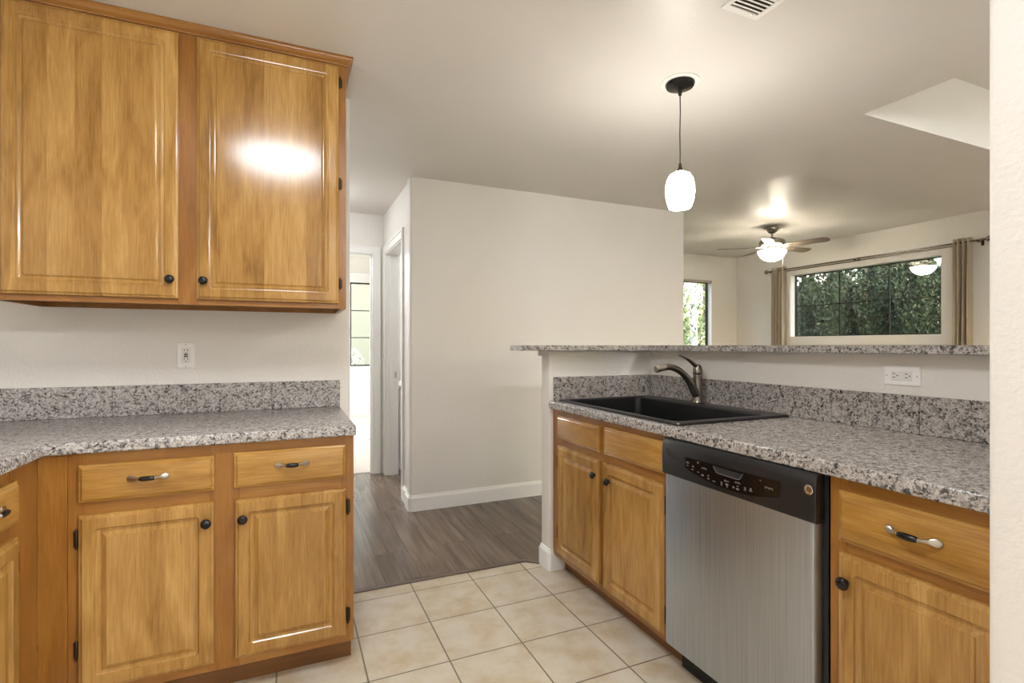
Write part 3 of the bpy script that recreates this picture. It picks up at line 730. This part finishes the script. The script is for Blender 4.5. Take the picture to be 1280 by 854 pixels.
bm = bmesh.new(); prism(bm, [(.254, .821), (.270, .802), (.355, .801), (.371, .820)], yf-.0018, yf-.0013, 'y'); link('handle_pocket', bm, M['slot'], panel)
bm = bmesh.new(); sweep(bm, smoothpath([(.2535, yf-.002, .821), (.262, yf-.002, .8085), (.272, yf-.002, .8015), (.312, yf-.002, .8005), (.353, yf-.002, .8005), (.364, yf-.002, .808), (.372, yf-.002, .821)], 4), [.0012]*25, 8, (0, 1, 0))
link('pocket_rim', bm, plain('rim_grey', srgb(96, 96, 96), .3), panel)
bm = bmesh.new()
for a, b_ in (((.020, .836), (.112, .818)), ((.020, .828), (.110, .808)), ((.020, .819), (.106, .799))):
    box(bm, 0, 1, 0, 1, 0, 1)
    vv = bm.verts[-8:] if False else list(bm.verts)[-8:]
    for v in vv:
        u, q, w = v.co
        v.co = (a[0]+(b_[0]-a[0])*u, yf-.0006+q*.0008, a[1]+(b_[1]-a[1])*u+(w-.5)*.0032)
link('vent_groove', bm, M['slot'], panel)
bm = bmesh.new()
marks = [(.136, .807), (.136, .797), (.162, .799), (.159, .788), (.185, .817), (.186, .785), (.206, .779), (.232, .784), (.232, .774), (.256, .771), (.288, .774), (.288, .767), (.310, .774), (.310, .767), (.302, .784), (.312, .784), (.336, .772), (.352, .779), (.352, .770), (.380, .774), (.380, .780), (.401, .777), (.401, .783), (.435, .817)]
for i, (a, z) in enumerate(marks):
    w = .0035 if i % 3 else .0055; h = .0016 if i % 2 else .0028
    link('button_marking', nbox(a-w, a+w, yf-.0016, yf-.0011, z-h, z+h), M['panelmark'], panel)
for a, z, w in ((.213, .803, .011), (.352, .789, .010), (.465, .801, .014)):
    b2 = bmesh.new()
    for k in range(7): box(b2, a-w+k*2*w/7, a-w+(k+.72)*2*w/7, yf-.0016, yf-.0011, z-.003+.0015*(k % 3), z+.003)
    link('printed_word', b2, M['panelmark'], panel)
bm.free()
bm = bmesh.new(); lathe(bm, [(.0001, yf-.0018), (.0092, yf-.0018), (.0098, yf-.0040), (.0118, yf-.0042), (.0130, yf-.003), (.0132, yf+.0003)], 36, (.588, 0, .829), 'y')
bd = link('badge', bm, M['chrome'], t, smooth=True, auto=35)
cu = bpy.data.curves.new('emblem', 'FONT'); cu.body = 'GE'; cu.size = .012; cu.shear = .35; cu.extrude = .0003; cu.align_x = 'CENTER'; cu.align_y = 'CENTER'
em = bpy.data.objects.new('emblem', cu); C.objects.link(em); em.parent = bd; em.location = (.588, yf-.0021, .829); em.rotation_euler = (PI/2, 0, 0); cu.materials.append(M['slot'])
bpy.context.view_layer.update()
me = bpy.data.meshes.new_from_object(em.evaluated_get(bpy.context.evaluated_depsgraph_get())); mw = em.matrix_local.copy()
bpy.data.objects.remove(em); em = bpy.data.objects.new('emblem', me); C.objects.link(em); em.parent = bd; em.matrix_local = mw
link('toe_panel', nbox(.004, .612, .055, .075, 0, .112), M['blackmatte'], t)

# ------------------------------------------------------------------ outlets
def outlet(loc, rz, horizontal, label, gfci):
    t = thing('wall_outlet', loc, rz, label, 'outlet')
    w, h = (.118, .070) if horizontal else (.070, .116)
    link('cover_plate', panel_bm(-w/2, w/2, -h/2, h/2, [(0, .005, .003), (.0, .003, .003), (.003, .0004, .003), (.005, 0, .003)], -.0052), M['plastic'], t)
    bm = bmesh.new(); iw, ih = (.068, .034) if horizontal else (.034, .068)
    box(bm, -iw/2, iw/2, -.0075, -.005, -ih/2, ih/2, .001, 1); link('receptacle', bm, plain('receptacle_white', srgb(226, 224, 220), .3), t)
    def R(u, v, a, b_):
        if horizontal: u, v, a, b_ = v, u, b_, a
        box(bm, u-a, u+a, -.0079, -.0072, v-b_, v+b_)
    for s in (-1, 1):
        bm = bmesh.new()
        cc = s*.0195
        R(-.0063, cc+(.004 if not horizontal else -.003), .0012, .0042); R(.0063, cc+(.004 if not horizontal else -.003), .0012, .0042)
        g = cc-.0065 if not horizontal else cc+.0075
        if horizontal: lathe(bm, [(.0024, -.0079), (.0024, -.0072)], 12, (g, 0, 0), 'y')
        else: lathe(bm, [(.0024, -.0079), (.0024, -.0072)], 12, (0, 0, g), 'y')
        link('socket', bm, M['slot'], t)
        if gfci: bm = bmesh.new(); R(0, s*.0045, .0075, .0030); link('test_button', bm, M['slot'], t)
    for s in (-1, 1):
        bm = bmesh.new(); lathe(bm, [(.0001, -.0062), (.0022, -.006), (.0028, -.0052)], 12, (s*.0485, 0, 0) if horizontal else (0, 0, s*.0485), 'y')
        link('screw', bm, M['nickel'], t)
    return t
outlet((-.418, YK-.0002, 1.1695), 0, False, 'white upright two-button outlet on the wall under the wall cabinet', True)
outlet((1.9648, 1.094, 1.1085), -PI/2, True, 'white sideways outlet on the half wall above the counter', False)

# ------------------------------------------------------------------ lights
def dome_light(loc, r, strength, label):
    t = thing('dome_light', loc, 0, label, 'ceiling light')
    bm = bmesh.new(); lathe(bm, [(.0001, -.0005), (r*.95, -.0005), (r, -.004), (r, -.02), (r*.94, -.026), (.0001, -.026)], 40); link('rim', bm, M['nickel'], t, smooth=True, auto=35)
    bm = bmesh.new(); lathe(bm, [(.0001, -.105), (r*.35, -.102), (r*.65, -.088), (r*.86, -.06), (r*.93, -.027), (.0001, -.0265)], 40)
    link('lamp_shade', bm, emit('dome_glow_%d' % int(strength*10), WARM, strength), t, smooth=True, auto=60)
dome_light((-.05, .95, CEIL), .29, L_DOME*.10, 'round frosted dome light on the kitchen ceiling in front of the wall cabinet')
dome_light((.85, -1.55, CEIL), .21, L_DOME*.22, 'added unseen fill dome on the rear kitchen ceiling')  # fill lamp added out of view to even out the kitchen light
dome_light((2.35, -1.3, CEIL), .21, L_DOME*1.0, 'added unseen fill dome by the dining entry behind the wall end')  # fill lamp added out of view to brighten the plain centre wall
dome_light((5.0, .2, ZT2), .22, L_DINING_FILL, 'added unseen fill dome in the dining tray ceiling')  # added fill, unseen; lifts the dining side and the beam
dome_light((.15, 4.3, CEIL), .12, 11, 'small added unseen fill dome on the hall ceiling')  # unseen lamp added to brighten the hall
dome_light((1.6, 4.8, CEIL), .14, 20, 'small added unseen fill dome on the bathroom ceiling')  # unseen lamp added so the bathroom is dimly lit
dome_light((-.7, 7.6, CEIL), .2, 80, 'added unseen fill dome on the bedroom ceiling')  # lamp added out of view to make the bedroom bright

# pendant
px_, py_ = 1.681, 1.884
t = thing('pendant_light', (px_, py_, CEIL), 0, 'small pendant lamp with white glass shade hanging over the sink counter', 'pendant light')
bm = bmesh.new(); lathe(bm, [(.0001, -.0004), (.088, -.0004), (.088, -.004), (.084, -.006), (.0001, -.006)], 48); link('ceiling_plate', bm, M['trim'], t, smooth=True, auto=35)
bm = bmesh.new(); lathe(bm, [(.0001, -.0062), (.066, -.0062), (.067, -.012), (.062, -.022), (.030, -.030), (.011, -.034), (.009, -.055), (.0065, -.062), (.0001, -.063)], 40); link('canopy', bm, M['knob'], t, smooth=True, auto=35)
bm = bmesh.new(); sweep(bm, [(0, 0, -.058), (.0015, 0, -.14), (-.001, 0, -.24), (.0005, 0, -.33), (0, 0, -.385)], [.0026]*5, 10, (0, 1, 0)); link('cord', bm, M['cord'], t, smooth=True)
bm = bmesh.new(); lathe(bm, [(.0001, -.380), (.006, -.381), (.0065, -.392), (.010, -.404), (.018, -.416), (.022, -.420), (.0001, -.421)], 28); link('socket', bm, M['hinge'], t, smooth=True, auto=35)
bm = bmesh.new(); lathe(bm, [(.0001, -.4215), (.024, -.4215), (.044, -.432), (.058, -.455), (.065, -.485), (.066, -.515), (.062, -.550), (.052, -.582), (.047, -.590), (.044, -.586), (.0001, -.575)], 40)
link('lamp_shade', bm, emit('pendant_glow', (1, .95, .86), L_PENDANT), t, smooth=True, auto=60)

# ceiling vent
t = thing('ceiling_vent', (1.530, 1.30, CEIL), 0, 'white metal air register set in the kitchen ceiling', 'vent')
bm = bmesh.new(); hw, hl = .089, .105
grid(bm, [-hw, -hw+.022, -hw+.022+.058, hw-.022-.042, hw-.022, hw][:1]+[-hw+.020, hw-.020, hw], [-hl, -hl+.02, -.004, .004, hl-.026, hl], lambda i, j: not (i == 1 and j in (1, 3)), -.006, -.0003, 'z', .0015, 1)
link('frame', bm, M['plastic'], t)
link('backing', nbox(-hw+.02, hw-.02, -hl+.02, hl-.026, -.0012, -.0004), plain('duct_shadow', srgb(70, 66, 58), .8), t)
for k in range(9):
    y = -hl+.028+k*.0178
    if y > hl-.03: break
    bm = bmesh.new(); prism(bm, [(y-.004, -.006), (y+.0075, -.0015), (y+.0082, -.0022), (y-.0033, -.0067)], -hw+.021, hw-.021, 'x'); link('slat', bm, M['plastic'], t)
bm = bmesh.new(); lathe(bm, [(.0001, -.009), (.003, -.008), (.003, -.005)], 10, (.045, hl-.02, 0)); link('lever', bm, M['nickel'], t)

# ------------------------------------------------------------------ ceiling fan
FX, FY = 5.721, 4.717
t = thing('ceiling_fan', (FX, FY, ZT1), 0, 'five-blade brushed nickel ceiling fan with lit glass bowl in the living room', 'ceiling fan')
bm = bmesh.new(); lathe(bm, [(.0001, -.0005), (.070, -.0005), (.075, -.012), (.072, -.040), (.052, -.075), (.030, -.092), (.0001, -.094)], 36); link('canopy', bm, M['faucetm'], t, smooth=True, auto=35)
bm = bmesh.new(); lathe(bm, [(.0125, -.09), (.0125, -.165), (.020, -.168), (.020, -.180), (.0001, -.181)], 20); link('downrod', bm, M['faucetm'], t, smooth=True, auto=35)
bm = bmesh.new(); lathe(bm, [(.0001, -.150), (.045, -.153), (.120, -.170), (.150, -.190), (.155, -.215), (.155, -.235), (.140, -.252), (.075, -.262), (.070, -.290), (.0001, -.291)], 40); link('motor_housing', bm, M['faucetm'], t, smooth=True, auto=35)
BL = wood('fan_blade_wood', 'x', srgb(96, 84, 72), srgb(120, 106, 92), srgb(140, 126, 110), rough=.4)
Rv = Vector((math.cos(.4114), -math.sin(.4114), 0)); Fv = Vector((math.sin(.4114), math.cos(.4114), 0))
for k in range(5):
    a = math.radians(22+72*k); d = Rv*math.cos(a)+Fv*math.sin(a); rz = math.atan2(d.y, d.x)
    bm = bmesh.new()
    out_ = [(.17, -.045), (.24, -.058), (.60, -.072), (.655, -.052), (.67, 0), (.655, .052), (.60, .072), (.24, .058), (.17, .045)]
    prism(bm, out_, -.003, .003, bev=.001, seg=1)
    bmesh.ops.transform(bm, matrix=Matrix.Translation((0, 0, -.268)) @ Matrix.Rotation(math.radians(-12), 4, 'X'), verts=bm.verts)
    bl = link('blade', bm, BL, t); bl.rotation_euler = (0, 0, rz)
    bm = bmesh.new(); prism(bm, [(.070, -.014), (.13, -.010), (.20, -.032), (.235, -.020), (.245, 0), (.235, .020), (.20, .032), (.13, .010), (.070, .014)], -.0025, .0025, bev=.001, seg=1)
    bmesh.ops.transform(bm, matrix=Matrix.Translation((0, 0, -.2735)) @ Matrix.Rotation(math.radians(-12), 4, 'X'), verts=bm.verts)
    link('blade_iron', bm, M['nickel'], bl)
bm = bmesh.new(); lathe(bm, [(.0001, -.290), (.05, -.291), (.055, -.300), (.030, -.306), (.0001, -.307)], 28); link('light_fitter', bm, M['nickel'], t, smooth=True, auto=35)
bm = bmesh.new(); lathe(bm, [(.166, -.318), (.168, -.322), (.160, -.352), (.135, -.395), (.095, -.430), (.045, -.449), (.0001, -.453), (.0001, -.447), (.045, -.443), (.092, -.425), (.130, -.391), (.155, -.350), (.162, -.322), (.166, -.318)], 40)
link('glass_bowl', bm, emit('fan_bowl_glow', (1, .90, .72), L_FAN*.35), t, smooth=True, auto=60)
for k in range(3):
    a = 2*PI*k/3+.4
    bm = bmesh.new(); lathe(bm, [(.0001, -.395), (.014, -.389), (.021, -.374), (.019, -.355), (.012, -.335), (.010, -.303), (.0001, -.302)], 16, (.062*math.cos(a), .062*math.sin(a), 0))
    link('bulb', bm, emit('bulb_glow_%d' % k, (1, .92, .78), L_FAN*10), t, smooth=True)
bm = bmesh.new(); lathe(bm, [(.0001, -.468), (.006, -.465), (.010, -.456), (.012, -.4535), (.0001, -.4532)], 16); link('finial', bm, M['faucetm'], t, smooth=True)
bm = bmesh.new(); lathe(bm, [(.0012, -.2925), (.0012, -.58)], 6, (.174, -.02, 0)); lathe(bm, [(.0001, -.60), (.005, -.597), (.005, -.585), (.0001, -.58)], 10, (.174, -.02, 0)); link('pull_chain', bm, M['nickel'], t)

# ------------------------------------------------------------------ curtains and rod
XR = XW-.10
t = thing('curtain_rod', (XR, 4.55, 2.405), 0, 'long double brushed nickel curtain rod above the wide window', 'curtain rod')
def rod(dx, dz, r, y0, y1):
    bm = bmesh.new(); lathe(bm, [(.0001, y0), (r, y0), (r, y1), (.0001, y1)], 14, (dx, 0, dz), 'y'); return bm
link('rod', rod(0, 0, .011, 3.13-4.55, 5.96-4.55), M['faucetm'], t, smooth=True, auto=40)
link('rod', rod(.045, -.022, .007, 3.28-4.55, 5.90-4.55), M['faucetm'], t, smooth=True, auto=40)
for y in (3.095, 6.0):
    bm = bmesh.new(); s = 1 if y > 4.5 else -1
    lathe(bm, [(.0001, y-4.55+s*.035), (.012, y-4.55+s*.033), (.028, y-4.55+s*.018), (.034, y-4.55), (.028, y-4.55-s*.018), (.015, y-4.55-s*.032), (.013, y-4.55-s*.045)], 20, (0, 0, 0), 'y'); link('finial', bm, M['faucetm'], t, smooth=True)
for y in (3.20, 4.58, 5.93):
    bm = bmesh.new(); box(bm, -.012, .0995, y-4.55-.006, y-4.55+.006, -.020, -.012); box(bm, .094, .0995, y-4.55-.014, y-4.55+.014, -.055, .03, .002); box(bm, -.014, .010, y-4.55-.008, y-4.55+.008, -.018, -.010)
    link('bracket', bm, M['hinge'], t)
def curtain(y0, y1, label, ph):
    bm = bmesh.new(); ny, nz = 90, 24; cyy = (y0+y1)/2; grid_ = []
    folds = 4.5 if (y1-y0) > .2 else 3.5
    for j in range(nz+1):
        z = .03+(2.452-.03)*j/nz; row = []
        for i in range(ny+1):
            u = i/ny; am = .038*(1-.12*math.sin(3*z+ph)); w = 1+.06*math.cos(1.6*z+ph)
            x = am*math.sin(2*PI*folds*u+ph)+.004*math.sin(9*u+5*z)
            row.append(bm.verts.new((x, (u-.5)*(y1-y0)*w, z-2.405)))
        grid_.append(row)
    for j in range(nz):
        for i in range(ny): bm.faces.new((grid_[j][i], grid_[j][i+1], grid_[j+1][i+1], grid_[j+1][i]))
    bmesh.ops.solidify(bm, geom=bm.faces[:], thickness=.003)
    o = link('window_curtain', bm, M['curtain'], None, (XR, cyy, 2.405), smooth=True, auto=70); tag(o, label, 'curtain', None)
curtain(5.647, 5.90, 'wider taupe curtain gathered at the far end of the wide window', .4)
curtain(3.262, 3.425, 'narrow taupe curtain gathered at the near end of the wide window', 1.2)

# ------------------------------------------------------------------ bathroom vanity glimpsed through the side door
t = thing('bathroom_vanity', (1.45, 5.0, 0), 0, 'white bathroom vanity glimpsed through the hall side door', 'vanity')
link('carcass', nbox(-.46, .46, .02, .55, .0, .80, .003), M['trim'], t)
for a, b_, kx in ((-.455, -.005, -.425), (.005, .455, .425)):
    d = link('door', panel_bm(a, b_, .10, .78, DOORP, 0), M['trim'], t, smooth=True, auto=22); link('knob', knob_bm(kx, .64, .001), M['knob'], d, smooth=True)
link('vanity_top', nbox(-.475, .475, -.02, .56, .80, .83, .006), M['plastic'], t)

# ------------------------------------------------------------------ outside
structure('ground', nbox(-30, 60, -30, 60, -.6, -.1), M['lawn'], 'lawn outside the house')
rng = np.random.default_rng(7)
def leaves(n, centre, rad, shape, size, seed):
    r = np.random.default_rng(seed); V = np.zeros((n*4, 3)); F = []
    th = r.uniform(0, 2*PI, n); u = r.uniform(-1, 1, n); rr = r.uniform(.55, 1, n)**.4
    h = (u+1)/2
    if shape == 'cone': w = np.minimum(1, (1.04-h)*5)*np.minimum(1, .8+h*2)
    else: w = np.sqrt(np.maximum(0, 1-u*u))
    w = w*(1+.12*np.sin(5*th+9*h)+.08*np.sin(17*h+3*th))
    p = np.stack([centre[0]+rad[0]*w*rr*np.cos(th), centre[1]+rad[1]*w*rr*np.sin(th), centre[2]+rad[2]*u], 1)
    a = r.normal(size=(n, 3)); a /= np.linalg.norm(a, axis=1)[:, None]; a[:, 2] = np.abs(a[:, 2])+.4; a /= np.linalg.norm(a, axis=1)[:, None]
    b_ = np.cross(a, r.normal(size=(n, 3))); b_ /= np.linalg.norm(b_, axis=1)[:, None]
    s = size*r.uniform(.6, 1.3, n)[:, None]
    for k, (sa, sb_) in enumerate(((-1, 0), (0, -.45), (1, 0), (0, .45))): V[k::4] = p+a*s*sa+b_*s*sb_
    return V, np.arange(n*4).reshape(n, 4)
def tree(name, x, y, r, h, n, size, m, label, shape='cone', base=0, trunk=None, seed=0, bark='bark', cat='tree', group=None, core=True, z0=-.1):
    t = thing(name, (x, y, z0), 0, label, cat, group)
    V, F = leaves(n, (0, 0, base+(h-base)/2), (r, r, (h-base)/2), shape, size, seed)
    me = bpy.data.meshes.new('foliage'); me.from_pydata(V.tolist(), [], F.tolist()); me.materials.append(m)
    o = bpy.data.objects.new('foliage', me); C.objects.link(o); o.parent = t
    if core and shape == 'cone':
        bm = bmesh.new(); lathe(bm, [(.0001, base), (r*.55, base+.02), (r*.7, h*.4), (r*.6, h*.65), (r*.3, h*.86), (.0001, h*.95)], 14); link('inner_growth', bm, M['hedge'], t, smooth=True)
    tr_ = trunk or .05
    bm = bmesh.new(); sweep(bm, [(0, 0, -.02), (.02, .01, h*.3), (-.01, 0, h*.62), (0, .02, h*.9)], [tr_, tr_*.85, tr_*.6, tr_*.2], 12, (0, 1, 0)); link('trunk', bm, M[bark], t, smooth=True)
    return t
hedge = [(9.75, 3.55, 3.1), (9.85, 4.35, 2.85), (9.65, 5.1, 2.75), (9.8, 5.85, 2.7), (9.7, 6.55, 2.62), (9.85, 7.25, 2.6), (9.7, 8.0, 2.55)]
names = ['hedge evergreen seen in the pane nearest the narrow curtain', 'tall hedge evergreen second from the narrow curtain', 'hedge evergreen to one side of the middle pane', 'hedge evergreen filling the middle of the wide window',
         'hedge evergreen between the middle and far panes', 'hedge evergreen in the pane nearest the wider curtain', 'end hedge evergreen hard against the far window jamb']
for i, (x, y, h) in enumerate(hedge):
    tree('evergreen_shrub', x, y, .37, h+.10, 13000, .034, M['hedge'], 'dark green '+names[i], seed=20+i, group='evergreen hedge outside the wide window')
tree('garden_tree', 12.3, 4.7, 1.2, 4.2, 7000, .07, M['darkleaf'], 'loose brown-leaved tree rising above the hedge', 'ball', 1.2, .13, 51)
tree('garden_tree', 14.6, 9.9, 1.9, 5.0, 8000, .08, M['darkleaf'], 'sparse tree behind the far end of the hedge', 'ball', 1.6, .15, 52)
tree('birch_tree', 8.42, 9.0, 1.2, 5.2, 1100, .07, M['paleleaf'], 'white-barked birch outside the narrow far window', 'ball', 1.5, .095, 61, 'birch')
tree('garden_shrub', 11.7, 12.2, .9, 2.0, 3000, .07, M['paleleaf'], 'pale green shrub behind the birch', 'ball', .1, .04, 62, cat='shrub')
o = structure('wall_garden', nbox(9.2, 17, 13.4, 13.6, -.1, 1.45), plain('garden_wall', srgb(150, 150, 140), .8), 'grey garden wall with white coping')
structure('trim_6', nbox(9.2, 17, 13.35, 13.65, 1.45, 1.55), M['trim'])
tree('garden_tree', 15.2, 15.6, 2.6, 6.2, 5200, .12, M['paleleaf'], 'pale leafy tree rising above the garden wall', 'ball', 1.2, .15, 63)
tree('garden_tree', 11.4, 7.05, .85, 3.6, 3500, .06, M['hedge'], 'dark conifer top showing over the middle of the hedge', 'ball', 1.2, .09, 53)
# view from the bedroom window
for i, (x, y) in enumerate(((1.1, 12.0), (2.3, 12.3), (3.5, 12.1), (-.1, 12.2))):
    tree('flowering_shrub', x, y, .5, 1.28, 2600, .05, M['blossom'], ['white-blossomed shrub in the middle of the bedroom window view', 'white-blossomed shrub beside the bedroom window frame', 'white-blossomed shrub furthest along the fence', 'white-blossomed shrub hidden behind the hall wall'][i], 'ball', 0, .03, 70+i, cat='shrub')
structure('wall_neighbour', nbox(-6, 7, 16, 16.3, -.1, 4.6), plain('pale_stucco', srgb(100, 106, 102), .8), 'pale neighbouring house wall')
